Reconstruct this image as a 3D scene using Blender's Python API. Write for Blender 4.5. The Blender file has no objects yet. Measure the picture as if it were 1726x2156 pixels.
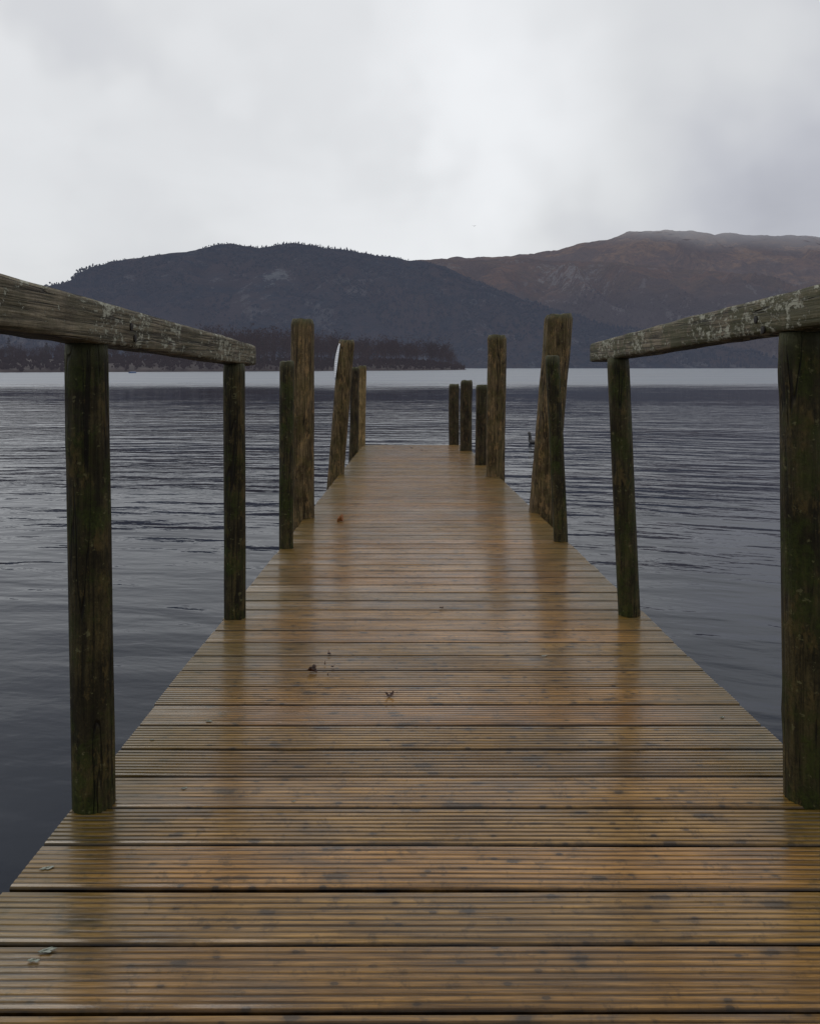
import bpy, math, random
import numpy as np
from mathutils import Vector, Matrix
random.seed(7); rng=np.random.default_rng(7)
scene=bpy.context.scene; col=scene.collection
F=1613.0; HOR=772.0; CX=863.0; CAMZ=1.9
# ---------------------------------------------------------------- helpers
def vnoise(x,y,seed=0):
    x=np.asarray(x,float); y=np.asarray(y,float)
    xi=np.floor(x); yi=np.floor(y); fx=x-xi; fy=y-yi
    fx=fx*fx*(3-2*fx); fy=fy*fy*(3-2*fy)
    def h(a,b):
        s=np.sin(a*127.1+b*311.7+seed*74.7)*43758.5453
        return s-np.floor(s)
    return (h(xi,yi)*(1-fx)+h(xi+1,yi)*fx)*(1-fy)+(h(xi,yi+1)*(1-fx)+h(xi+1,yi+1)*fx)*fy
def sv(x,y,seed=0):
    xi=math.floor(x); yi=math.floor(y); fx=x-xi; fy=y-yi
    fx=fx*fx*(3-2*fx); fy=fy*fy*(3-2*fy)
    def h(a,b):
        return (math.sin(a*127.1+b*311.7+seed*74.7)*43758.5453)%1.0
    return (h(xi,yi)*(1-fx)+h(xi+1,yi)*fx)*(1-fy)+(h(xi,yi+1)*(1-fx)+h(xi+1,yi+1)*fx)*fy
def fbm(x,y,seed=0,o=5):
    s=0;a=.5;t=0
    for i in range(o):
        s=s+a*vnoise(np.asarray(x)*2**i,np.asarray(y)*2**i,seed+i*13); t+=a; a*=.5
    return s/t
def fast_mesh(name,V,Fc,k,attrs=None,smooth=False):
    me=bpy.data.meshes.new(name)
    V=np.asarray(V,np.float32); Fc=np.asarray(Fc,np.int32)
    me.vertices.add(len(V)); me.vertices.foreach_set("co",V.ravel())
    me.loops.add(Fc.size); me.loops.foreach_set("vertex_index",Fc.ravel())
    n=len(Fc); me.polygons.add(n)
    me.polygons.foreach_set("loop_start",np.arange(0,n*k,k,dtype=np.int32))
    me.polygons.foreach_set("use_smooth",np.full(n,smooth,bool))
    if attrs:
        for a,vals in attrs.items():
            at=me.attributes.new(a,'FLOAT','POINT'); at.data.foreach_set("value",np.asarray(vals,np.float32))
    me.update(calc_edges=True); me.validate()
    return me
def world_loc(o):
    l=Vector(o.location)
    while o.parent: o=o.parent; l+=Vector(o.location)
    return l
def obj(name,me,mat=None,loc=(0,0,0),parent=None,**props):
    o=bpy.data.objects.new(name,me); col.objects.link(o)
    if mat is not None and me is not None: me.materials.clear(); me.materials.append(mat)
    if parent is not None:
        o.parent=parent; loc=Vector(loc)-world_loc(parent)
    o.location=loc
    for k,v in props.items(): o[k]=v
    return o
class NT:
    def __init__(s,tree): s.t=tree; s.n=tree.nodes; s.l=tree.links
    def node(s,t,ins=None,**kw):
        n=s.n.new(t)
        for k,v in kw.items(): setattr(n,k,v)
        if ins:
            for k,v in ins.items(): s.set(n.inputs[k],v)
        return n
    def set(s,inp,v):
        if isinstance(v,bpy.types.NodeSocket): s.l.new(v,inp)
        elif isinstance(v,(tuple,list)) and inp.type=='RGBA' and len(v)==3: inp.default_value=(*v,1)
        else: inp.default_value=v
    def m(s,op,a,b=None,c=None,clamp=False):
        n=s.n.new('ShaderNodeMath'); n.operation=op; n.use_clamp=clamp
        s.set(n.inputs[0],a)
        if b is not None: s.set(n.inputs[1],b)
        if c is not None: s.set(n.inputs[2],c)
        return n.outputs[0]
    def v(s,op,a,b=None,scale=None):
        n=s.n.new('ShaderNodeVectorMath'); n.operation=op; s.set(n.inputs[0],a)
        if b is not None: s.set(n.inputs[1],b)
        if scale is not None: s.set(n.inputs['Scale'],scale)
        return n.outputs['Value'] if op in('DOT_PRODUCT','LENGTH') else n.outputs[0]
    def noise(s,vec,scale,detail=4,rough=.55,dist=0):
        return s.node('ShaderNodeTexNoise',{'Vector':vec,'Scale':scale,'Detail':detail,'Roughness':rough,'Distortion':dist}).outputs['Fac']
    def ss(s,x,a,b,lo=0.,hi=1.):
        n=s.node('ShaderNodeMapRange',{'Value':x,'From Min':a,'From Max':b,'To Min':lo,'To Max':hi},interpolation_type='SMOOTHSTEP')
        return n.outputs[0]
    def mix(s,f,a,b,mode='MIX'):
        n=s.node('ShaderNodeMix',data_type='RGBA',blend_type=mode)
        s.set(n.inputs[0],f); s.set(n.inputs[6],a); s.set(n.inputs[7],b); return n.outputs[2]
    def xyz(s,v):
        n=s.node('ShaderNodeSeparateXYZ',{'Vector':v}); return n.outputs
    def comb(s,x,y,z):
        return s.node('ShaderNodeCombineXYZ',{'X':x,'Y':y,'Z':z}).outputs[0]
    def attr(s,name): return s.node('ShaderNodeAttribute',attribute_name=name).outputs['Fac']
    def bump(s,h,dist,strength=1.,normal=None):
        n=s.node('ShaderNodeBump',{'Height':h,'Distance':dist,'Strength':strength})
        if normal is not None: s.set(n.inputs['Normal'],normal)
        return n.outputs[0]
def material(name):
    m=bpy.data.materials.new(name); m.use_nodes=True
    nt=NT(m.node_tree); b=m.node_tree.nodes['Principled BSDF']
    co=nt.node('ShaderNodeTexCoord').outputs['Object']
    return m,nt,b,co
def haze_glow(m,b,c):  # airlight painted in: constant emission on the material stands in for distance haze
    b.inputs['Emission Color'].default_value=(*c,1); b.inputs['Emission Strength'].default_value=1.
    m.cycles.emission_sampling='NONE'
# ---------------------------------------------------------------- materials
def mat_deck():
    m,n,b,co=material('wet_deck_wood'); x,y,z=n.xyz(co)[:3]
    bd=n.attr('board'); gv=n.attr('groove')
    off=n.m('MULTIPLY',bd,37.)
    gx=n.m('ADD',x,off)
    grain=n.noise(n.comb(n.m('MULTIPLY',gx,3.6),n.m('MULTIPLY',y,110.),bd),1.,5,.62,.3)
    fine=n.noise(n.comb(n.m('MULTIPLY',gx,14.),n.m('MULTIPLY',y,300.),0.),1.,3,.6)
    patch=n.noise(n.comb(n.m('MULTIPLY',gx,3.2),n.m('MULTIPLY',y,9.),0.),1.,5,.65)
    mott=n.noise(co,24.,6,.75)
    big=n.noise(co,1.3,4,.55)
    c=n.mix(n.ss(grain,.3,.72),(.110,.058,.013),(.38,.215,.056))
    c=n.mix(n.ss(fine,.45,.75,0.,.5),c,(.036,.021,.007))
    c=n.mix(n.ss(bd,.0,1.,0.,.6),c,n.mix(1.,c,(1.28,1.02,.82),'MULTIPLY'))
    c=n.mix(n.ss(n.m('FRACT',n.m('MULTIPLY',bd,7.3)),.2,1.,0.,.6),c,n.mix(1.,c,(.56,.55,.50),'MULTIPLY'))
    c=n.mix(n.ss(patch,.52,.70,0.,.5),c,(.050,.030,.011))
    c=n.mix(n.ss(mott,.52,.66,0.,.55),c,(.042,.025,.009))
    c=n.mix(n.ss(big,.46,.64,0.,.45),c,n.mix(1.,c,(.46,.45,.40),'MULTIPLY'))
    for (fx,fy,r0,r1,k0,so,am) in((3.0,6.6,.05,.11,.6,0.,.7),(5.5,11.,.05,.11,.62,9.,.8),(14.,24.,.07,.13,.68,3.,.75)):
        vo=n.node('ShaderNodeTexVoronoi',{'Vector':n.comb(n.m('ADD',n.m('MULTIPLY',gx,fx),so),n.m('MULTIPLY',y,fy),0.),'Scale':1.,'Randomness':1.},voronoi_dimensions='2D')
        kd=n.m('ADD',vo.outputs['Distance'],n.m('MULTIPLY',n.m('SUBTRACT',n.noise(co,60.,4,.7),.5),.16))
        keep=n.ss(n.xyz(vo.outputs['Color'])[0],k0,k0+.1)
        c=n.mix(n.m('MULTIPLY',n.ss(kd,r0,r1,am,0.),keep),c,(.020,.012,.005))
        c=n.mix(n.m('MULTIPLY',n.ss(kd,r0,r1*2.2,.4,0.),keep),c,(.05,.030,.012))
    e=n.m('ABSOLUTE',x); e=n.m('ADD',e,n.m('MULTIPLY',n.noise(co,3.,4),.35))
    c=n.mix(n.ss(e,.70,1.1,0.,.62),c,n.mix(grain,(.026,.022,.003),(.15,.105,.013)))
    gn=n.noise(n.comb(n.m('MULTIPLY',gx,6.),n.m('MULTIPLY',y,40.),5.),1.,4,.7)
    c=n.mix(n.m('MULTIPLY',n.m('MINIMUM',gv,1.),n.ss(gn,.3,.65,.6,1.)),c,(.007,.004,.002))
    c=n.mix(n.ss(gv,1.2,1.6),c,(.0015,.001,.001))  # plank sides painted near-black, standing in for shade down the gaps
    n.set(b.inputs['Base Color'],c)
    r=n.ss(patch,.35,.7,.42,.28)
    n.set(b.inputs['Roughness'],r); b.inputs['IOR'].default_value=1.3
    wetn=n.noise(n.comb(n.m('MULTIPLY',x,2.),n.m('MULTIPLY',y,3.),2.),1.,4,.6)
    cw=n.m('MULTIPLY',n.ss(wetn,.3,.6,.4,1.),n.m('SUBTRACT',1.,n.m('MULTIPLY',n.m('MINIMUM',gv,1.),.7)))
    n.set(b.inputs['Coat Weight'],cw); b.inputs['Coat Roughness'].default_value=.12; b.inputs['Coat IOR'].default_value=1.33
    n.set(b.inputs['Coat Normal'],n.bump(n.m('ADD',grain,n.m('MULTIPLY',mott,.5)),.0010,.5))
    h=n.m('ADD',n.m('MULTIPLY',grain,.7),n.m('MULTIPLY',fine,.4))
    n.set(b.inputs['Normal'],n.bump(h,.0025,.7))
    return m
def mat_post(name,dark,light,moss,mossamt,wet=.6,spec=.2):
    m,n,b,co=material(name); x,y,z=n.xyz(co)[:3]
    oi=n.node('ShaderNodeObjectInfo').outputs['Random']; o=n.m('MULTIPLY',oi,50.)
    st=n.comb(n.m('ADD',n.m('MULTIPLY',x,75.),o),n.m('MULTIPLY',y,75.),n.m('MULTIPLY',z,4.))
    grain=n.noise(st,1.,6,.7,.6)
    gen=n.noise(n.v('ADD',n.v('MULTIPLY',co,(1.,1.,.6)),n.comb(o,0.,0.)),8.,6,.7)
    fine=n.noise(co,120.,5,.7)
    c=n.mix(n.ss(grain,.34,.66),dark,light)
    c=n.mix(n.ss(gen,.44,.60,0.,.65),c,dark)
    c=n.mix(n.ss(fine,.45,.65,0.,.5),c,dark)
    blo=n.noise(n.v('ADD',n.v('MULTIPLY',co,(1.,1.,.4)),n.comb(1.,2.,o)),20.,6,.78)
    c=n.mix(n.ss(blo,.53,.61,0.,.6),c,n.mix(1.,light,(1.4,1.25,1.1),'MULTIPLY'))
    ms=n.noise(n.v('ADD',co,n.comb(0.,o,3.)),8.,7,.75)
    c=n.mix(n.ss(ms,.44,.60,0.,mossamt),c,n.mix(n.ss(fine,.35,.65),moss,n.mix(1.,moss,(2.4,2.4,1.8),'MULTIPLY')))
    li=n.noise(n.v('ADD',co,n.comb(5.,o,1.)),55.,4,.65)
    c=n.mix(n.ss(li,.62,.67,0.,.55),c,(.16,.15,.07))
    crk=n.ss(n.m('ABSOLUTE',n.m('SUBTRACT',n.noise(n.comb(n.m('ADD',n.m('MULTIPLY',x,14.),o),n.m('MULTIPLY',y,14.),n.m('MULTIPLY',z,.8)),1.,3,.5,.5),.5)),0.,.012,.85,0.)
    c=n.mix(crk,c,(.006,.004,.003))
    tp=n.attr('top'); c=n.mix(n.m('MULTIPLY',tp,n.ss(ms,.3,.5,.35,.85)),c,n.mix(fine,(.03,.032,.012),(.11,.11,.06)))
    n.set(b.inputs['Base Color'],c); n.set(b.inputs['Roughness'],n.ss(gen,.3,.7,wet-.12,wet+.2))
    b.inputs['Specular IOR Level'].default_value=spec
    n.set(b.inputs['Normal'],n.bump(n.m('SUBTRACT',n.m('ADD',grain,n.m('MULTIPLY',n.m('ADD',fine,blo),.4)),crk),.013,.9))
    return m
def mat_rail(name,green,lt):
    m,n,b,co=material(name); x,y,z=n.xyz(co)[:3]
    grain=n.noise(n.comb(n.m('MULTIPLY',x,80.),n.m('MULTIPLY',y,2.6),n.m('MULTIPLY',z,110.)),1.,6,.7,.35)
    blot=n.noise(co,7.,6,.7); fine=n.noise(co,120.,4,.7)
    c=n.mix(n.ss(grain,.38,.62),(.024,.018,.010),(.27,.225,.15))
    c=n.mix(n.ss(blot,.45,.65,0.,.6),c,(.066,.052,.030))
    c=n.mix(n.ss(fine,.5,.7,0.,.4),c,(.03,.024,.016))
    ms=n.noise(n.v('ADD',co,n.comb(4.,4.,4.)),10.,6,.7)
    low=n.ss(z,.08,.0,0.,.12)
    c=n.mix(n.m('MULTIPLY',n.ss(n.m('ADD',ms,low),.54,.66),green),c,(.045,.050,.014))
    li=n.noise(n.comb(n.m('MULTIPLY',x,34.),n.m('MULTIPLY',y,24.),n.m('MULTIPLY',z,44.)),1.,6,.78)
    li2=n.noise(co,2.6,4,.6)
    up=n.ss(z,.0,.1,-.04,.06)
    lf=n.ss(n.m('ADD',n.m('ADD',li,up),n.m('MULTIPLY',n.m('SUBTRACT',li2,.5),.5)),lt-.105,lt-.07)
    c=n.mix(n.m('MULTIPLY',lf,.88),c,n.mix(fine,(.20,.20,.13),(.56,.56,.47)))
    cr=n.noise(n.comb(n.m('MULTIPLY',x,10.),n.m('MULTIPLY',y,.9),n.m('MULTIPLY',z,38.)),1.,3,.5,.6)
    crk=n.ss(n.m('ABSOLUTE',n.m('SUBTRACT',cr,.5)),.0,.012,1.,0.)
    c=n.mix(n.m('MULTIPLY',crk,.85),c,(.010,.008,.006))
    n.set(b.inputs['Base Color'],c); b.inputs['Roughness'].default_value=.65
    b.inputs['Specular IOR Level'].default_value=.25
    h=n.m('SUBTRACT',n.m('ADD',n.m('ADD',grain,n.m('MULTIPLY',fine,.2)),n.m('MULTIPLY',lf,.3)),n.m('MULTIPLY',crk,.8))
    n.set(b.inputs['Normal'],n.bump(h,.007,1.))
    return m
def simple(name,c1,c2,scale=30,rough=.7,em=None):
    m,n,b,co=material(name)
    f=n.noise(co,scale,4,.6); n.set(b.inputs['Base Color'],n.mix(n.ss(f,.3,.7),c1,c2)); b.inputs['Roughness'].default_value=rough
    n.set(b.inputs['Normal'],n.bump(f,.01,.4))
    if em: haze_glow(m,b,em)
    return m
def mat_water():
    m,n,b,co=material('lake_water'); x,y,z=n.xyz(co)[:3]
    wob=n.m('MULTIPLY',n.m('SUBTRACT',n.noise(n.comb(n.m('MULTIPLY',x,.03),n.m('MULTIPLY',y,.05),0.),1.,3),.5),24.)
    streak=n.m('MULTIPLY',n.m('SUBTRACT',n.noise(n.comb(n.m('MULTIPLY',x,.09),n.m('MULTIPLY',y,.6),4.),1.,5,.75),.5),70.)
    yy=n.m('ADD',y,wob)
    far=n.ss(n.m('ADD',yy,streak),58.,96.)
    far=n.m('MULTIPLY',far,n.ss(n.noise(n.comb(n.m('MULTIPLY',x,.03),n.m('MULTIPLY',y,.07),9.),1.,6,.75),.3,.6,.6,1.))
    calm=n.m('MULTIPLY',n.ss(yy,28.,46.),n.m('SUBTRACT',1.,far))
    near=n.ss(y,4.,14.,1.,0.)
    # swell fanning out around the jetty head, so crests curve
    dx=n.m('ADD',x,6.); dy=n.m('ADD',y,26.); rad=n.m('SQRT',n.m('ADD',n.m('MULTIPLY',dx,dx),n.m('MULTIPLY',dy,dy)))
    xr=n.m('ADD',x,n.m('MULTIPLY',y,.12))
    r1=n.noise(n.comb(n.m('MULTIPLY',xr,.62),n.m('MULTIPLY',rad,2.1),0.),1.,2,.45,.25)
    r2=n.noise(n.comb(n.m('MULTIPLY',xr,2.6),n.m('MULTIPLY',rad,5.8),7.),1.,3,.5,.2)
    r3=n.noise(n.comb(n.m('MULTIPLY',x,8.),n.m('MULTIPLY',y,14.),3.),1.,2,.5)
    patch=n.ss(n.noise(n.comb(n.m('MULTIPLY',x,.12),n.m('MULTIPLY',y,.30),1.),1.,3),.38,.62,.5,1.25)
    h=n.m('ADD',n.m('MULTIPLY',r1,.082),n.m('MULTIPLY',r2,.019)); h=n.m('ADD',h,n.m('MULTIPLY',r3,.0030))
    amp=n.m('SUBTRACT',1.,n.m('MULTIPLY',calm,.72)); amp=n.m('MULTIPLY',amp,n.m('SUBTRACT',1.,n.m('MULTIPLY',near,.68)))
    h=n.m('MULTIPLY',n.m('MULTIPLY',h,amp),patch)
    n.set(b.inputs['Normal'],n.bump(h,1.))
    n.set(b.inputs['Base Color'],n.mix(far,(.007,.011,.021),(.19,.21,.245)))  # far strip's base colour paled to paint in extra sky sheen
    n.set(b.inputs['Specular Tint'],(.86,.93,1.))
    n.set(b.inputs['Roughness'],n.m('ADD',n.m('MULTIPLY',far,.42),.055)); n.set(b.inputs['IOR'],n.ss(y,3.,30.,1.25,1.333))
    return m
def mat_hill(name,cols,em,crag=None,mist=None,rocky=0.,low=None):
    m,n,b,co=material(name); x,y,z=n.xyz(co)[:3]
    n1=n.noise(co,.006,6,.6); n2=n.noise(n.comb(x,n.m('MULTIPLY',y,.5),n.m('MULTIPLY',z,2.)),.012,7,.65,.5); n3=n.noise(co,.06,6,.75)
    c=n.mix(n.ss(n1,.40,.60),cols[0],cols[1]); c=n.mix(n.ss(n2,.47,.58),c,cols[2]); c=n.mix(n.ss(n3,.42,.62,0.,.7),c,cols[3])
    if low:
        zl=n.m('ADD',z,n.m('MULTIPLY',n.m('SUBTRACT',n.noise(co,.009,6,.65),.5),low[2]))
        c=n.mix(n.ss(zl,low[0],low[1],.9,0.),c,n.mix(n3,(.018,.021,.028),(.034,.030,.032)))
    if rocky:
        rr=n.noise(n.comb(x,n.m('MULTIPLY',y,.7),n.m('MULTIPLY',z,.7)),.022,8,.78)
        c=n.mix(n.ss(rr,.565,.61,0.,rocky),c,(.13,.13,.135))
    if crag:
        px,pz,rx,rz,cc=crag
        dx=n.m('DIVIDE',n.m('SUBTRACT',x,px),rx); dz=n.m('DIVIDE',n.m('SUBTRACT',z,pz),rz)
        d=n.m('SQRT',n.m('ADD',n.m('MULTIPLY',dx,dx),n.m('MULTIPLY',dz,dz)))
        rk=n.noise(n.comb(n.m('MULTIPLY',x,1.2),y,n.m('MULTIPLY',z,.6)),.06,6,.8)
        d=n.m('ADD',d,n.m('MULTIPLY',n.m('SUBTRACT',rk,.45),6.))
        c=n.mix(n.ss(d,.4,1.0,.75,0.),c,cc)
    if mist:
        zz=n.m('ADD',z,n.m('MULTIPLY',n.m('SUBTRACT',n.noise(co,.0030,2,.4),.5),80.))
        zz=n.m('ADD',zz,n.ss(x,500.,1300.,-20.,22.))
        f=n.ss(zz,mist[0],mist[1],0.,.8)
        tr=n.node('ShaderNodeBsdfTransparent')
        mx=n.node('ShaderNodeMixShader',{0:f,1:b.outputs[0],2:tr.outputs[0]})
        out=[q for q in n.n if q.type=='OUTPUT_MATERIAL'][0]; n.l.new(mx.outputs[0],out.inputs[0])
    n.set(b.inputs['Base Color'],c); b.inputs['Roughness'].default_value=1.; b.inputs['Specular IOR Level'].default_value=.0
    n.set(b.inputs['Normal'],n.bump(n.m('ADD',n3,n.m('MULTIPLY',n2,3.)),14.,.85)); haze_glow(m,b,em)
    return m
def mat_wood(name,a,bb,em):
    m,n,b,co=material(name); t=n.attr('tint')
    big=n.noise(co,.012,5,.65)
    c=n.mix(t,a,bb); c=n.mix(n.ss(big,.40,.60,0.,.75),c,n.mix(1.,c,(.5,.6,.75),'MULTIPLY'))
    n.set(b.inputs['Base Color'],c); b.inputs['Roughness'].default_value=1.; b.inputs['Specular IOR Level'].default_value=.0
    haze_glow(m,b,em)
    return m
M_deck=mat_deck()
M_thin=mat_post('mossy_post_wood',(.009,.007,.003),(.080,.062,.024),(.018,.024,.004),.7)
M_log=mat_post('weathered_log_wood',(.028,.018,.007),(.22,.15,.072),(.046,.040,.011),.4)
M_logd=mat_post('dark_log_wood',(.012,.008,.004),(.085,.058,.028),(.020,.020,.006),.45)
M_logt=mat_post('tan_log_wood',(.11,.074,.030),(.38,.27,.13),(.08,.06,.02),.25)
M_railL=mat_rail('lichened_rail_wood',.25,.62); M_railR=mat_rail('mossy_rail_wood',.7,.612)
M_beam=simple('dark_beam_wood',(.02,.015,.01),(.05,.04,.025))
# ---------------------------------------------------------------- jetty space
S=50./F
def JP(X,Y,h): return Vector((X-6./F*Y, Y, CAMZ-1.0-S*Y+h))
jetty=obj('jetty',None,loc=JP(.13,0,0)); jetty.empty_display_size=.5
jetty['label']="wet brown plank jetty with mossy posts and handrails over the lake"; jetty['category']="jetty"
def build_deck():
    V=[];Q=[];gr=[];bd=[]; ng=9; P=.1503; W=.1423
    pitch=W/ng
    y0=1.233+.004-P*16
    N=int((14.05-y0)/P); caps=[]
    for i in range(N):
        ys=y0+i*P; dep=random.choice([.0028,.0024,.0020,.0016,.0012]); zj=random.uniform(-.0007,.0007)
        tone=random.random(); xl=-.802+random.uniform(-.004,.004); xr=1.06+random.uniform(-.005,.005)
        prof=[(0,-.005,1.3),(.003,-.0008,.3)]
        for g in range(ng):
            a=g*pitch
            if g>0: prof.append((a+.0012,0.,0.))
            prof.append((a+pitch*.62,0.,0.))
            if g<ng-1:
                dg=dep*random.uniform(.7,1.2)
                prof.append((a+pitch*.72,-dg,1.)); prof.append((a+pitch*.90,-dg,1.))
        prof[-1]=(W-.003,-.0008,.3); prof.append((W,-.005,1.3)); prof.append((W,-.03,1.8)); prof.append((0,-.03,1.8))
        n=len(prof); nx=24; s=len(V); ph=random.random()*50
        sk=random.uniform(-.0012,.0012); tilt=random.uniform(-.004,.004)
        for j in range(nx):
            t=j/(nx-1); X=xl+(xr-xl)*t
            wz=(sv(X*2+ph,0.,3)-.5)*.0015; wy=(sv(X*1.5+ph,4.,5)-.5)*.002+sk*(t-.5)*2
            for (py,pz,g) in prof:
                V.append(JP(X,ys+py+wy,pz+zj+wz+tilt*(py-W/2))); gr.append(g if g>1 else g*(.55+.45*dep/.003)); bd.append(tone)
        for j in range(nx-1):
            for q in range(n):
                q2=(q+1)%n
                Q.append((s+j*n+q,s+(j+1)*n+q,s+(j+1)*n+q2,s+j*n+q2))
        for e in (0,nx-1):
            ids=[s+e*n+q for q in range(n)]
            caps.append(ids if e else ids[::-1])
    me=bpy.data.meshes.new('deck'); me.from_pydata([tuple(v) for v in V],[],Q+caps)
    for a,vals in(('groove',gr),('board',bd)):
        at=me.attributes.new(a,'FLOAT','POINT'); at.data.foreach_set('value',vals)
    L=world_loc(jetty)
    me.transform(Matrix.Translation(-L)); me.update()
    return obj('deck',me,M_deck,loc=L,parent=jetty)
deck=build_deck()
def log(name,Xb,Xt,Y,h,r0,r1,mat,seed,parent=None,Yt=None,topslope=0.,crack=.06,worn=.0,**props):
    Yt=Y if Yt is None else Yt
    B=JP(Xb,Y,0); T=JP(Xt,Yt,h); ax=(T-B)
    k=(B.z+1.3)/ax.z; Bot=B-ax*k
    L=(T-Bot).length; seg=48; nr=int(L/.03); rs=np.random.RandomState(seed)
    V=[];Q=[];top=[]
    cr=[(rs.rand()*6.28,rs.uniform(.5,1)*crack,rs.rand()*20,rs.uniform(.07,.14)) for _ in range(5)]
    kn=[(rs.rand()*6.28,rs.uniform(1.3,L),rs.uniform(.02,.04)) for _ in range(4)]
    for i in range(nr+1):
        t=i/nr; P=Bot+(T-Bot)*t; r=r0+(r1-r0)*t; zz=t*L
        wob=Vector((sv(zz*.9,seed,1)-.5,sv(zz*.9,seed,2)-.5,0))*(.012 if worn==0 else .022)
        for j in range(seg):
            a=2*math.pi*j/seg
            rr=r*(1+(.05+worn*.6)*(sv(math.cos(a)*1.3+5,math.sin(a)*1.3+zz*.9+seed,seed)-.5)
                  +(.025+worn*.3)*(sv(math.cos(a)*4+9,math.sin(a)*4+zz*8+seed,seed+5)-.5))
            for (ca,cd,cp,cw) in cr:
                da=(a-ca-.35*(sv(zz*1.1,cp,9)-.5)+math.pi)%(2*math.pi)-math.pi
                rr-=r*cd*math.exp(-(da/cw)**2)*min(1,max(0,sv(zz*1.6,cp,3)*2-.4))
            for(ka,kz,ks) in kn:
                da=(a-ka+math.pi)%(2*math.pi)-math.pi
                rr+=.003*math.exp(-((da*r/ks)**2+((zz-kz)/ks)**2))
            dt=(1-t)*L
            ed=.012 if worn==0 else .03
            if dt<ed: rr*=1-(.05 if worn==0 else .13)*(1-dt/ed)**1.5
            V.append(P+wob+Vector((rr*math.cos(a),rr*math.sin(a),0 if t<.999 else topslope*math.cos(a)*r+(.006+worn*.15)*sv(math.cos(a)*2,math.sin(a)*2+seed,4))))
            top.append(max(0,1-(1-t)*L/.05) if t>.9 else 0)
    for i in range(nr):
        for j in range(seg):
            j2=(j+1)%seg; Q.append((i*seg+j,i*seg+j2,(i+1)*seg+j2,(i+1)*seg+j))
    last=nr*seg; prev=last
    ctr=T+wob
    for f in(.7,.35):
        s=len(V)
        for j in range(seg):
            V.append(ctr+(V[last+j]-ctr)*f+Vector((0,0,.004+.006*(sv(j*.7*f,seed,8)-.5)))); top.append(1)
        for j in range(seg):
            j2=(j+1)%seg; Q.append((prev+j,prev+j2,s+j2,s+j))
        prev=s
    V.append(ctr+Vector((0,0,.004))); top.append(1); ci=len(V)-1
    tris=[(prev+j,prev+(j+1)%seg,ci) for j in range(seg)]
    me=bpy.data.meshes.new(name); me.from_pydata([tuple(v-B) for v in V],[],Q+tris)
    at=me.attributes.new('top','FLOAT','POINT'); at.data.foreach_set('value',top)
    me.polygons.foreach_set('use_smooth',[True]*len(me.polygons)); me.update()
    return obj(name,me,mat,loc=B,parent=parent,**props)
log('post',-.752,-.768,1.85,1.112,.051,.049,M_thin,1,jetty,crack=.03)
log('post',-.758,-.758,3.37,1.112,.048,.047,M_thin,2,jetty,crack=.03)
log('post',-.763,-.763,4.87,1.18,.047,.045,M_thin,3,jetty,crack=.03)
log('post',.982,.968,1.88,1.139,.054,.054,M_thin,4,jetty,crack=.03)
log('post',.988,.935,3.42,1.139,.049,.048,M_thin,5,jetty,crack=.03)
log('post',1.012,.96,5.07,1.223,.048,.046,M_thin,6,jetty,crack=.03)
def rail(X0,X1,hb,ht,Ya,Yb,mat,seed):
    n=44; ns=int((Yb-Ya)/.03); V=[];Q=[]; w=(X1-X0)/2; hh=(ht-hb)/2; cx=(X0+X1)/2; ch=(hb+ht)/2
    base=JP(cx,Ya,hb); prof=[]
    for j in range(n):
        a=2*math.pi*(j+.5)/n; c,s=math.cos(a),math.sin(a); p=11.
        k=(abs(c)**p+abs(s)**p)**(-1/p); prof.append((c*k,s*k,a))
    for i in range(ns+1):
        Y=Ya+(Yb-Ya)*i/ns; e=1. if 0<i<ns else .96
        for (px,pz,a) in prof:
            nn=(sv(Y*2.,math.cos(a)*2+7,seed)-.5)*.005+(sv(Y*11.,math.sin(a)*4+7,seed+3)-.5)*.003
            V.append(JP(cx+px*(w*e+nn),Y,ch+pz*(hh*e+nn)+.003*math.sin(Y*1.3+seed))-base)
    for i in range(ns):
        for j in range(n):
            j2=(j+1)%n; Q.append((i*n+j,(i+1)*n+j,(i+1)*n+j2,i*n+j2))
    caps=[list(range(n)),[ns*n+j for j in range(n)][::-1]]
    me=bpy.data.meshes.new('handrail'); me.from_pydata([tuple(v) for v in V],[],Q+caps)
    me.polygons.foreach_set('use_smooth',[len(p.vertices)==4 for p in me.polygons]); me.update()
    return obj('handrail',me,mat,loc=base,parent=jetty)
rl=rail(-.82,-.718,1.113,1.213,-.6,3.66,M_railL,3); rl['label']="weathered grey handrail with pale lichen flecks"
rr=rail(.908,1.01,1.14,1.236,-.6,3.82,M_railR,11); rr['label']="weathered handrail mottled with green moss"
M_bolt=simple('rusted_bolt',(.004,.003,.003),(.015,.010,.007),200)
def bolt(parent,X,px,py,side):
    Y=abs(X)*F/abs(px-857); h=1+(822-py)/F*Y
    V=[];Fc=[];n=12;r=.0075
    for (q,d) in [(r*1.25,-.003),(r*1.2,.001),(r*.5,.002)]:
        for j in range(n):
            a=6.283*j/n; V.append((side*(d),q*math.cos(a),q*1.1*math.sin(a)))
    for k in range(2):
        for j in range(n): Fc.append((k*n+j,k*n+(j+1)%n,(k+1)*n+(j+1)%n,(k+1)*n+j))
    Fc.append([2*n+j for j in range(n)])
    me=bpy.data.meshes.new('bolt'); me.from_pydata(V,[],Fc); me.update()
    obj('bolt',me,M_bolt,loc=JP(X,Y,h),parent=parent)
bolt(rl,-.7150,277,688,1); bolt(rl,-.7150,285,712,1)
bolt(rr,.9050,1590,673,-1); bolt(rr,.9050,1605,695,-1)
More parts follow.
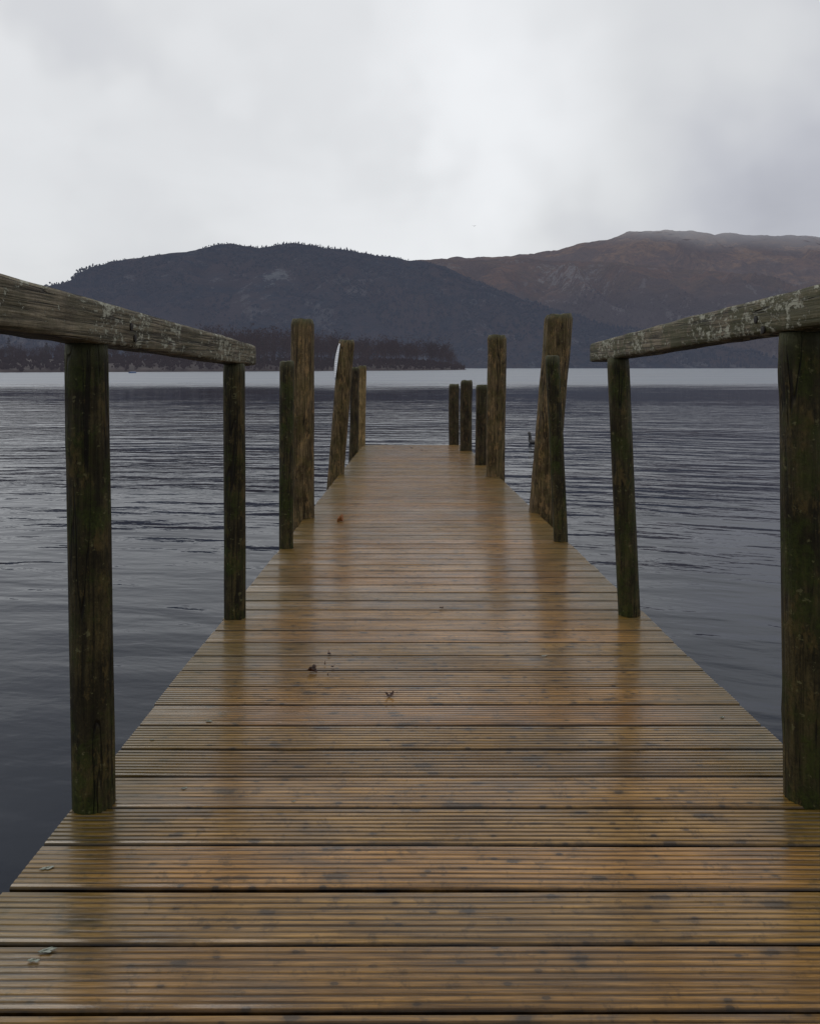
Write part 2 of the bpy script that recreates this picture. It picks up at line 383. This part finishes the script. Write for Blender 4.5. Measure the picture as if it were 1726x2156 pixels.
def beam(name,xa,xb,ya,yb,ha,hb):
    V=[JP(x,y,h) for x in(xa,xb) for y in(ya,yb) for h in(ha,hb)]
    L=V[0].copy()
    me=bpy.data.meshes.new(name); me.from_pydata([tuple(v-L) for v in V],[],[(0,1,3,2),(4,6,7,5),(0,4,5,1),(2,3,7,6),(0,2,6,4),(1,5,7,3)])
    me.update(); o=obj(name,me,M_beam,loc=L,parent=jetty)
    bv=o.modifiers.new('b','BEVEL'); bv.width=.008; bv.segments=2
for x in(-.70,.10,.90): beam('beam',x,x+.07,-1.1,13.95,-.20,-.033)
for y in(1.9,3.3,4.8,6.1,7.6,9.1,10.6,12.1,13.7): beam('crossbeam',-.76,1.02,y,y+.08,-.34,-.203)
# ---------------------------------------------------------------- mooring logs
G="mooring posts standing along the jetty"
def mlog(*a,label,**k):
    return log('mooring_post',*a,label=label,category='post',group=G,worn=.08,**k)
mlog(-.81,-.818,6.02,1.549,.098,.093,M_log,21,label="thick round weathered log post standing beside the jetty planks")
pst=mlog(-.85,-.715,9.16,1.59,.100,.098,M_log,22,label="leaning log post with white sheet wrapped on it, beside jetty")
mlog(-.885,-.86,12.6,1.37,.078,.074,M_logd,23,label="dark slim log post standing beside the jetty end")
mlog(-.845,-.832,14.12,1.44,.080,.078,M_logt,24,label="pale tan log post at the end of the jetty")
mlog(1.115,1.25,6.3,1.617,.112,.110,M_log,25,label="thick log post leaning outward beside the jetty planks")
mlog(1.03,1.042,8.9,1.63,.108,.112,M_log,26,topslope=-.06,label="upright pale brown log post beside the jetty")
mlog(.985,1.005,10.3,1.064,.083,.083,M_logd,27,label="short dark log post beside the jetty")
mlog(.984,.984,12.7,1.157,.100,.098,M_logd,28,label="short dark brown log post near the jetty end")
mlog(.868,.862,14.12,1.105,.095,.095,M_logd,29,label="short dark log post at the end of the jetty")
def sheet():
    m,n,b,co=material('white_notice_sheet'); x,y,z=n.xyz(co)[:3]
    li=n.ss(n.m('FRACT',n.m('MULTIPLY',z,38.)),.42,.5); w=n.ss(n.noise(n.comb(n.m('MULTIPLY',x,160.),n.m('MULTIPLY',y,160.),n.m('MULTIPLY',z,38.)),1.,1),.48,.52)
    n.set(b.inputs['Base Color'],n.mix(n.m('MULTIPLY',n.m('MULTIPLY',li,w),.55),(.80,.82,.86),(.2,.22,.27))); b.inputs['Roughness'].default_value=.4
    V=[];Q=[]; nu=14;nv=24
    for i in range(nv+1):
        t=i/nv; h=1.13+.42*t; f=h/1.59; X=-.85+.135*f
        out=.104+.030*math.sin(max(0,min(1,t*.9+.1))*3.14)
        inn=.074+.022*(1-t)
        for j in range(nu+1):
            u=j/nu
            lx=-inn-(out-inn)*math.sin(u*1.57); ly=-.085+.13*u+.01*math.sin(t*5)*u
            V.append(JP(X,9.16,h)+Vector((lx,ly,.01*math.sin(u*5))))
    for i in range(nv):
        for j in range(nu): k=i*(nu+1)+j; Q.append((k,k+1,k+nu+2,k+nu+1))
    base=V[0].copy(); me=bpy.data.meshes.new('notice_sheet'); me.from_pydata([tuple(v-base) for v in V],[],Q)
    me.polygons.foreach_set('use_smooth',[True]*len(me.polygons)); me.update()
    o=obj('notice_sheet',me,m,loc=base,parent=pst); o['label']="curled white notice sheet"
    s=o.modifiers.new('s','SOLIDIFY'); s.thickness=.002
sheet()
# ---------------------------------------------------------------- leaves and flakes
M_leafd=simple('dead_leaf_brown',(.02,.008,.004),(.08,.028,.012),60,.45)
M_leafo=simple('dead_leaf_orange',(.20,.065,.018),(.32,.13,.035),60,.5)
M_flake=simple('pale_lichen',(.10,.11,.08),(.30,.32,.27),150,.8)
def leaf(px,py,size,mat,name='fallen_leaf',lab=None,curl=.5,seed=0,cat='leaf'):
    Y=F/(py-822); X=(px-857)/F*Y; rs=random.Random(seed+px); fl=name!='fallen_leaf'
    nr=5; V=[(0,0,.001 if fl else .004)];Fc=[];n=30; lobes=5
    for k in range(1,nr+1):
        f=k/nr
        for j in range(n):
            a=6.283*j/n
            r=size/2*(.55+.45*abs(math.cos(a*lobes/2))**.7+.1*rs.uniform(-1,1)) if not fl else size/2*(.35+.9*sv(math.cos(a)*2+seed,math.sin(a)*2,px)+.3*rs.random()*(f>.7))
            x=r*f*math.cos(a)*(1.5 if fl else 1); y=r*f*math.sin(a)*(.6 if fl else .8)
            z=(.0008+.0005*(1-f)) if fl else .003+curl*size*(f**2)*(.28+.28*math.sin(a*2+seed)+.1*math.sin(a*5+px))
            V.append((x,y,z))
    for j in range(n): Fc.append((0,1+j,1+(j+1)%n))
    for k in range(nr-1):
        for j in range(n):
            a=1+k*n+j;b=1+k*n+(j+1)%n; Fc.append((a,b,b+n,a+n))
    if not fl:
        s=len(V)
        for t in range(5):
            u=t/4; V+= [(size*(.1+.6*u),-.0012-size*.3*u*u,.004+.01*u),(size*(.1+.6*u),.0012-size*.3*u*u,.004+.01*u)]
        for t in range(4): Fc.append((s+2*t,s+2*t+1,s+2*t+3,s+2*t+2))
    me=bpy.data.meshes.new(name); me.from_pydata(V,[],Fc); me.polygons.foreach_set('use_smooth',[True]*len(me.polygons)); me.update()
    o=obj(name,me,mat,loc=JP(X,Y,.0015)); o.rotation_euler=(-S,0,rs.uniform(-.5,.5) if fl else rs.random()*6.28)
    o['label']=lab; o['category']=cat; o['group']="debris scattered on the jetty planks"
    so=o.modifiers.new('s','SOLIDIFY'); so.thickness=.0006
ld="dark curled dead leaf lying on the wet planks"
leaf(658,1417,.036,M_leafd,lab=ld,curl=1.); leaf(820,1468,.034,M_leafd,lab=ld,curl=.7,seed=2); leaf(693,1381,.02,M_leafd,lab=ld,seed=3)
leaf(700,1408,.012,M_leafd,lab=ld,seed=4); leaf(684,1402,.010,M_leafd,lab=ld,seed=5); leaf(690,1425,.008,M_leafd,lab=ld,seed=5); leaf(929,1283,.018,M_leafd,lab=ld,seed=6)
leaf(717,1099,.070,M_leafo,lab="orange brown curled leaf resting on wet planks",curl=1.2,seed=8)
for i,(a,b_) in enumerate([(815,941),(828,943),(866,944),(888,949),(896,950),(850,948)]): leaf(a,b_,random.uniform(.04,.08),M_leafd,lab="dark leaf litter scrap on the planks",curl=.3,seed=i)
lf="small pale lichen flake lying on the wet planks"
for i,(a,b_,s) in enumerate([(95,2006,.020),(72,2026,.014),(100,1831,.016),(440,1521,.012),(1145,1383,.014),(618,1690,.006),(1520,1512,.010),(320,1560,.008),(388,1662,.010),(795,1262,.008)]):
    leaf(a,b_,s,M_flake,name='lichen_flake',lab=lf,curl=.1,seed=i,cat='lichen')
# ---------------------------------------------------------------- water
me=fast_mesh('water',[(-5000,-300,0),(5000,-300,0),(5000,6000,0),(-5000,6000,0)],[(0,1,2,3)],4)
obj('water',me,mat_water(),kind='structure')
me=fast_mesh('ground',[(-6000,-400,-2.5),(6000,-400,-2.5),(6000,7000,-2.5),(-6000,7000,-2.5)],[(0,1,2,3)],4)
obj('ground',me,simple('lake_bed',(.03,.03,.025),(.06,.055,.04),.5,.9),kind='structure')
# ---------------------------------------------------------------- hills
def hill_fn(pts,yr,yf,yb,seed,amp,pw=1.0):
    P=np.array(pts,float); X=(P[:,0]-CX)/F*yr; Z=(HOR-P[:,1])/F*yr+CAMZ
    def fn(x,y):
        x=np.asarray(x,float);y=np.asarray(y,float)
        foot=yf+ (fbm(x/170.,x*0,seed+2,3)-.5)*90
        v=np.clip((y-foot)/(yr-foot),-1,1)
        vb=np.clip((y-yr)/(yb-yr),0,1)
        vv=np.clip(v,0,1)
        xx=x+(fbm(x/200.,y/200.,seed+7,3)-.5)*120*(1-vv)+(fbm(x/26.,x*0,seed+31,4)-.5)*22
        C=np.interp(xx,X,Z)*(1+.022*(fbm(x/48.,x*0,seed+33,4)-.5))
        g=vv**pw
        z=C*g*(1-.55*vb**1.4)
        wx=x+(fbm(x/150.,y/150.,seed+21,3)-.5)*160
        gul=(1-np.abs(2*fbm(wx/130.,y/380.,seed,4)-1)*2.2-.45)*amp+(fbm(x/60.,y/90.,seed+8,4)-.5)*amp
        z=z+gul*vv*(1-vv)*2.8*np.clip(C/100,0,1)+(fbm(x/35.,y/35.,seed+4,4)-.5)*amp*.16*np.clip(v*4,0,1)
        return np.where(v<=0,-2.0+v*0,z)
    return fn
def hill_mesh(name,fn,x0,x1,y0,y1,nx,ny,mat):
    xs=np.linspace(x0,x1,nx); ys=np.linspace(y0,y1,ny); XX,YY=np.meshgrid(xs,ys); ZZ=fn(XX,YY)
    V=np.stack([XX.ravel(),YY.ravel(),ZZ.ravel()],1)
    i=np.arange((ny-1)*nx).reshape(ny-1,nx)[:,:-1].ravel()
    Q=np.stack([i,i+1,i+1+nx,i+nx],1)
    me=fast_mesh(name,V,Q,4,smooth=True); return obj(name,me,mat,kind='structure')
L_pts=[(-900,760),(-500,735),(-200,705),(0,655),(60,628),(120,603),(160,582),(190,570),(225,553),(270,543),(330,536),(370,532),(410,526),(450,518),(480,513),(540,523),(580,519),(620,512),(700,524),(760,534),(820,539),(880,547),(950,566),(1020,595),(1100,630),(1200,668),(1350,708),(1500,738),(1700,760),(1900,774)]
R_pts=[(300,700),(600,600),(760,560),(880,546),(1000,542),(1100,535),(1180,523),(1230,513),(1290,498),(1330,489),(1370,485),(1450,485),(1500,490),(1540,492),(1640,494),(1726,498),(2000,520),(2600,640)]
M_pts=[(600,700),(700,620),(800,575),(880,553),(950,547),(1000,547),(1050,546),(1090,545),(1140,546),(1200,549),(1260,552),(1330,556),(1400,563),(1500,573),(1620,584),(1800,604),(2200,700)]
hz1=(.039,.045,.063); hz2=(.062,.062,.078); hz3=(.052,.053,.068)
fL=hill_fn(L_pts,1250,820,2000,3,40); fR=hill_fn(R_pts,2200,1250,3600,11,75,1.1); fM=hill_fn(M_pts,1700,1000,2300,19,75,.95)
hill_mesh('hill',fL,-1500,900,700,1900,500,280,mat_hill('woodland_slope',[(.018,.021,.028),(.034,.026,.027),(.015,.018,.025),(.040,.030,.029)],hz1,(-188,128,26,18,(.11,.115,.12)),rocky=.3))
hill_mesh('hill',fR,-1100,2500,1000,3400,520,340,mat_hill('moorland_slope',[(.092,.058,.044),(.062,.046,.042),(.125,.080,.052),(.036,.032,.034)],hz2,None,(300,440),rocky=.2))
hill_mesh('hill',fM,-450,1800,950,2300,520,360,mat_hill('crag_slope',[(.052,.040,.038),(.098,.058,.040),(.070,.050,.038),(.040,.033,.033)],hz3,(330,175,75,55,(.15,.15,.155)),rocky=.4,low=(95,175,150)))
def crown_template(kind,rs):
    V=[];T=[]
    if kind==0:
        for (z0,z1,r) in((.12,.6,.24),(.42,1.,.17)):
            s=len(V); n=5
            for j in range(n): a=6.283*j/n+rs.rand(); V.append((r*math.cos(a)*rs.uniform(.7,1.2),r*math.sin(a)*rs.uniform(.7,1.2),z0+rs.uniform(-.04,.04)))
            V.append((rs.uniform(-.02,.02),0,z1))
            for j in range(n): T.append((s+j,s+(j+1)%n,s+n))
    else:
        for _ in range(3):
            s=len(V); c=np.array([rs.uniform(-.2,.2),rs.uniform(-.2,.2),rs.uniform(.4,.72)]); r=rs.uniform(.16,.28)
            for d in((1,0,0),(0,1,0),(-1,0,0),(0,-1,0),(0,0,1.1),(0,0,-1.2)): V.append(tuple(c+np.array(d)*r*rs.uniform(.7,1.3)))
            for j in range(4): T+= [(s+j,s+(j+1)%4,s+4),(s+(j+1)%4,s+j,s+5)]
    return np.array(V),np.array(T)
def scatter(name,fn,pos,hts,kinds,mat,label,tmpl,zoff=-.5):
    Vs=[];Ts=[];ti=[];off=0; rs=np.random.RandomState(5)
    z=fn(pos[:,0],pos[:,1])
    for i in range(len(pos)):
        if z[i]<.3: continue
        V,T=tmpl[kinds[i]]; a=rs.rand()*6.28; ca,sa=math.cos(a),math.sin(a); h=hts[i]; w=h*rs.uniform(.8,1.25)
        P=np.empty_like(V); P[:,0]=(V[:,0]*ca-V[:,1]*sa)*w+pos[i,0]; P[:,1]=(V[:,0]*sa+V[:,1]*ca)*w+pos[i,1]; P[:,2]=V[:,2]*h+z[i]+zoff
        Vs.append(P);Ts.append(T+off);off+=len(V); ti.append(np.full(len(V),rs.rand()))
    me=fast_mesh(name,np.concatenate(Vs),np.concatenate(Ts),3,{'tint':np.concatenate(ti)})
    return obj(name,me,mat,kind='stuff',label=label,category='woodland')
rs=np.random.RandomState(9)
tm=[crown_template(0,rs) for _ in range(5)]+[crown_template(1,rs) for _ in range(7)]
def pick(pos,pcon,rs):
    c=fbm(pos[:,0]/120.,pos[:,1]/120.,31,3)
    isc=(c+rs.uniform(-.12,.12,len(pos)))>pcon
    return np.where(isc,rs.randint(0,5,len(pos)),rs.randint(5,12,len(pos)))
N=15000; pos=np.stack([rs.uniform(-850,700,N),rs.uniform(800,1275,N)],1)
dens=fbm(pos[:,0]/70.,pos[:,1]/70.,47,4); pos=pos[dens>.40]
ridge=np.stack([rs.uniform(-260,-70,80),1250+rs.uniform(-18,14,80)],1)
ridge=ridge[(fbm(ridge[:,0]/30.,ridge[:,0]*0,77,2)>.42)]
pos=np.concatenate([pos,ridge]); k=pick(pos,.6,rs); k[-len(ridge):]=rs.randint(0,5,len(ridge))
k=np.where((pos[:,1]>1180)&(np.arange(len(pos))<len(pos)-len(ridge)),rs.randint(5,12,len(pos)),k)
h=rs.uniform(3.5,7.5,len(pos)); h=np.where(pos[:,1]>1200,h*.58,h); h[-len(ridge):]=rs.uniform(3.,6.5,len(ridge))
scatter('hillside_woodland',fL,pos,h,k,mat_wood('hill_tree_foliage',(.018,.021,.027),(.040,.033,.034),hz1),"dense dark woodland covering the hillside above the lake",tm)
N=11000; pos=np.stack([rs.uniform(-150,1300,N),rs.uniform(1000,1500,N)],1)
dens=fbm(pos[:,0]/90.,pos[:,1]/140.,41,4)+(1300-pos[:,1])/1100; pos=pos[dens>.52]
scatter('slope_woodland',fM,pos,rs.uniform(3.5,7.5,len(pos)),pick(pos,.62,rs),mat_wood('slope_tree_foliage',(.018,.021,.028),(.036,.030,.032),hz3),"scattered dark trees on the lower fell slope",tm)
# promontory
def fP(x,y):
    x=np.asarray(x,float);y=np.asarray(y,float)
    front=np.interp(x,[-300,-130,-60,0,30,45],[238,245,300,370,425,520])+(fbm(x/18.,x*0,51,3)-.5)*16
    d=y-front; w=np.clip(d/40.,-1,1)
    edge=np.clip((34-x)/30.,0,1); back=np.clip((600-y)/60,0,1)
    z=4.5*np.clip(w,0,1)**.6*edge**.7*back+(fbm(x/12.,y/12.,52,3)-.4)*1.2*np.clip(w*3,0,1)*edge
    return np.where((d<=0)|(edge<=0),-1.5,z+.05)
hzp=(.027,.025,.031)
hill_mesh('shore_land',fP,-420,60,225,620,320,260,simple('shore_ground',(.016,.012,.010),(.03,.022,.018),.3,.95,hzp))
def bare_tree(rs):
    V=[];T=[]
    def limb(p,q,r0,r1):
        p=np.array(p);q=np.array(q);d=q-p; s=len(V)
        u=np.cross(d,[.3,.9,.1]); u/=np.linalg.norm(u)+1e-9; w=np.cross(d,u); w/=np.linalg.norm(w)+1e-9
        for (c,r) in((p,r0),(q,r1)):
            for a in(0,2.09,4.19): V.append(tuple(c+r*(u*math.cos(a)+w*math.sin(a))))
        for j in range(3):
            k=(j+1)%3; T.append((s+j,s+k,s+3+k)); T.append((s+j,s+3+k,s+3+j))
    limb((0,0,0),(rs.uniform(-.03,.03),0,.45),.012,.008); limb((0,0,.45),(rs.uniform(-.06,.06),0,.85),.008,.003)
    for _ in range(13):
        z0=rs.uniform(.15,.7); a=rs.rand()*6.28; l=rs.uniform(.14,.32)*(1.2-z0*.5)
        q=(l*math.cos(a),l*math.sin(a),z0+rs.uniform(.1,.28)); limb((0,0,z0),q,.005,.002)
        for _ in range(5):
            b=rs.rand()*6.28; l2=rs.uniform(.06,.14); t=rs.uniform(.4,1)
            p=(q[0]*t,q[1]*t,z0+(q[2]-z0)*t); q2=(p[0]+l2*math.cos(b),p[1]+l2*math.sin(b),p[2]+rs.uniform(.03,.13))
            s=len(V); V.extend([p,(p[0]+.006,p[1]+.006,p[2]),q2]); T.append((s,s+1,s+2))
            for _ in range(4):
                s=len(V); c=rs.rand()*6.28; l3=rs.uniform(.04,.10)
                V.extend([q2,(q2[0]+.018*math.cos(c+1.5),q2[1]+.018*math.sin(c+1.5),q2[2]),(q2[0]+l3*math.cos(c),q2[1]+l3*math.sin(c),q2[2]+rs.uniform(.01,.07))]); T.append((s,s+1,s+2))
    return np.array(V),np.array(T)
bt=[bare_tree(rs) for _ in range(7)]
N=3000; pos=np.stack([rs.uniform(-330,31,N),rs.uniform(236,560,N)],1)
front=np.interp(pos[:,0],[-300,-130,-60,0,30,45],[238,245,300,370,425,520]); pos=pos[(pos[:,1]-front>3)&(pos[:,1]-front<85)]
cl=fbm(pos[:,0]/22.,pos[:,1]/40.,61,3)
hts=rs.uniform(10,16,len(pos))*(.45+1.1*cl)*np.clip((34-pos[:,0])/14.,.35,1)*np.interp(pos[:,0],[-140,-95,-70],[.5,.7,1.])
scatter('promontory_woodland',fP,pos,hts,rs.randint(0,7,len(pos)),mat_wood('bare_tree_twigs',(.018,.013,.012),(.042,.028,.023),hzp),"bare brown winter woodland on the low lake promontory",bt,-.2)
N=420; p2=np.stack([rs.uniform(-330,-20,N),rs.uniform(240,400,N)],1)
front=np.interp(p2[:,0],[-300,-130,-60,0,30,45],[238,245,300,370,425,520]); p2=p2[(p2[:,1]-front>4)&(p2[:,1]-front<70)]; p2=p2[(fbm(p2[:,0]/30.,p2[:,1]/30.,71,2)>.48)]
def dense_conifer(rs):
    V=[];T=[]
    for i in range(150):
        z=rs.uniform(.08,1.)**.9; r=.26*(1-z)+.015; a=rs.rand()*6.28; d=rs.uniform(.3,1.)*r
        c=np.array([d*math.cos(a),d*math.sin(a),z]); s=len(V)
        for q in range(3): V.append(tuple(c+rs.uniform(-1,1,3)*np.array([.05,.05,.035])))
        T.append((s,s+1,s+2))
    return np.array(V),np.array(T)
dc=[dense_conifer(rs) for _ in range(4)]
scatter('evergreen_thicket',fP,p2,rs.uniform(5,10,len(p2)),rs.randint(0,4,len(p2)),mat_wood('evergreen_foliage',(.010,.014,.011),(.020,.026,.02),hzp),"dark evergreen trees among bare woodland at the shore",dc,-.2)
N=4000; p3=np.stack([rs.uniform(-330,33,N),np.zeros(N)],1)
p3[:,1]=np.interp(p3[:,0],[-300,-130,-60,0,30,45],[238,245,300,370,425,520])+rs.uniform(-2,45,N)
scatter('shore_scrub',fP,p3,rs.uniform(1.2,3.2,N),rs.randint(5,12,N),mat_wood('scrub_twigs',(.014,.011,.010),(.022,.016,.014),hzp),"low brown scrub along the water's edge",tm,-.5)
# ---------------------------------------------------------------- small boat, birds
def loft(name,secs,mat,loc,closed=True,**kw):
    n=len(secs[0]); V=[p for s in secs for p in s]; Q=[]
    for i in range(len(secs)-1):
        for j in range(n if closed else n-1):
            j2=(j+1)%n; Q.append((i*n+j,i*n+j2,(i+1)*n+j2,(i+1)*n+j))
    Q+=[list(range(n))[::-1],[(len(secs)-1)*n+j for j in range(n)]]
    me=bpy.data.meshes.new(name); me.from_pydata([tuple(map(float,p)) for p in V],[],Q); me.polygons.foreach_set('use_smooth',[len(p.vertices)==4 for p in me.polygons]); me.update()
    return obj(name,me,mat,loc=loc,**kw)
bx=(280-CX)/F*222
boat=loft('moored_boat',[[(u*3-1.5, math.cos(a)*.62*(1-abs(2*u-.8)**3*.5), .12+ (max(0,-math.sin(a))*-.3+max(0,math.sin(a))*.32)*(1 if .05<u<.95 else .6)) for a in [6.283*j/16 for j in range(16)]] for u in [0,.1,.3,.5,.7,.85,1.]],
    simple('blue_boat_cover',(.02,.05,.14),(.03,.08,.2),3,.5),(bx,222,0))
boat.rotation_euler=(0,0,1.3); boat['label']="small covered blue boat moored near the wooded shore"; boat['category']="boat"
def tube(name,path,rad,mat,loc,squash=1.,**kw):
    secs=[]
    for i,p in enumerate(path):
        p=Vector(p); a=Vector(path[max(0,i-1)]); b=Vector(path[min(len(path)-1,i+1)]); d=(b-a).normalized()
        s=Vector((0,1,0)); u=d.cross(s).normalized()
        secs.append([tuple(p+rad[i]*(s*math.cos(t)*squash+u*math.sin(t))) for t in [6.283*j/14 for j in range(14)]])
    return loft(name,secs,mat,loc,**kw)
M_bird=simple('dark_plumage',(.006,.006,.008),(.02,.018,.018),60,.5)
Yb=F*CAMZ/(934-HOR)
bird=tube('water_bird',[(-.22,0,.03),(-.16,0,.035),(-.06,0,.03),(.04,0,.03),(.09,0,.06),(.105,0,.12),(.10,0,.19),(.115,0,.235),(.15,0,.25),(.18,0,.247),(.215,0,.24)],
    [.008,.035,.06,.06,.048,.040,.036,.040,.036,.014,.003],M_bird,((1121-CX)/F*Yb,Yb,0),1.05)
bird.rotation_euler=(0,0,2.1); bird['label']="dark long-necked water bird swimming low on the lake"; bird['category']="bird"
V=[(-.10,0,0),(.12,0,.0),(0,.03,.01),(0,-.03,.01),(0,0,.03),(0,0,-.03),(.02,.2,.09),(-.05,.2,.08),(-.06,.42,.03),(.02,-.2,.09),(-.05,-.2,.08),(-.06,-.42,.03),(.06,.02,.01),(-.05,.02,.01),(.06,-.02,.01),(-.05,-.02,.01)]
Fc=[(0,2,4),(0,4,3),(0,3,5),(0,5,2),(1,4,2),(1,3,4),(1,5,3),(1,2,5),(12,6,7,13),(6,8,7),(14,15,10,9),(9,10,11)]
me=bpy.data.meshes.new('flying_bird'); me.from_pydata(V,[],Fc); me.update()
fb=obj('flying_bird',me,M_bird,loc=((998-CX)/F*110,110,(HOR-476)/F*110+CAMZ)); fb.rotation_euler=(0,.2,1.2)
fb['label']="tiny dark bird flying high below the grey clouds"; fb['category']="bird"
# ---------------------------------------------------------------- world
w=bpy.data.worlds.new('World'); scene.world=w; w.use_nodes=True; n=NT(w.node_tree); bg=w.node_tree.nodes['Background']
d0=n.v('NORMALIZE',n.node('ShaderNodeTexCoord').outputs['Generated'])
wn=n.node('ShaderNodeTexNoise',{'Vector':d0,'Scale':2.6,'Detail':4,'Roughness':.5}).outputs['Color']
d=n.v('ADD',d0,n.v('SCALE',n.v('SUBTRACT',wn,(.5,.5,.5)),scale=.28))
x,y,z=n.xyz(d0)[:3]
zc=n.m('ADD',n.m('MAXIMUM',z,0.),.28)
pl=n.comb(n.m('DIVIDE',x,zc),n.m('DIVIDE',y,zc),0.)
c1=n.noise(pl,.9,3,.4,.3); c2=n.noise(n.v('ADD',pl,(7.,3.,1.)),2.0,4,.5,.4)
Lm=n.m('ADD',.725,n.m('MULTIPLY',n.m('SUBTRACT',c1,.5),.08)); Lm=n.m('ADD',Lm,n.m('MULTIPLY',n.m('SUBTRACT',c2,.5),.13))
def spot(px,py,deg,amt):
    global Lm
    v=Vector(((px-CX)/F,1,(HOR-py)/F)).normalized()
    dt=n.v('DOT_PRODUCT',d,tuple(v)); Lm=n.m('ADD',Lm,n.ss(dt,math.cos(math.radians(deg)),1.,0.,amt))
spot(1760,380,23,-.22); spot(1000,280,24,.16); spot(640,30,13,-.06); spot(120,220,18,.05); spot(550,450,15,-.06)
Lm=n.m('MULTIPLY',Lm,n.ss(z,-.02,.16,.94,1.))
cloud=n.mix(n.ss(Lm,.45,.76),(.95,.97,1.07),(.985,1.0,1.02)); cloud=n.v('SCALE',cloud,scale=Lm)
sky=n.node('ShaderNodeTexSky',sky_type='NISHITA',sun_disc=False,sun_elevation=math.radians(48),sun_rotation=math.radians(-30))
skyc=n.v('SCALE',sky.outputs[0],scale=.1)
n.set(bg.inputs[0],n.mix(.95,skyc,cloud)); bg.inputs[1].default_value=1.
sd=bpy.data.lights.new('sun','SUN'); sd.energy=.6; sd.angle=math.radians(25); sd.color=(1,.97,.93)
so=bpy.data.objects.new('sun',sd); col.objects.link(so); so.location=(0,0,50)
az=math.radians(-30); el=math.radians(48)
svv=Vector((math.sin(az)*math.cos(el),math.cos(az)*math.cos(el),math.sin(el))); so.rotation_euler=svv.to_track_quat('Z','Y').to_euler()
# ---------------------------------------------------------------- camera
cd=bpy.data.cameras.new('camera'); cam=bpy.data.objects.new('camera',cd); col.objects.link(cam); scene.camera=cam
cam.location=(0,0,CAMZ); cam.rotation_euler=(math.radians(90),0,0)
cd.sensor_fit='HORIZONTAL'; cd.sensor_width=36; cd.lens=36*F/1726; cd.shift_y=-306.5/1726; cd.clip_end=9000; cd.clip_start=.05
scene.view_settings.view_transform='Standard'; scene.view_settings.look='None'; scene.view_settings.exposure=0
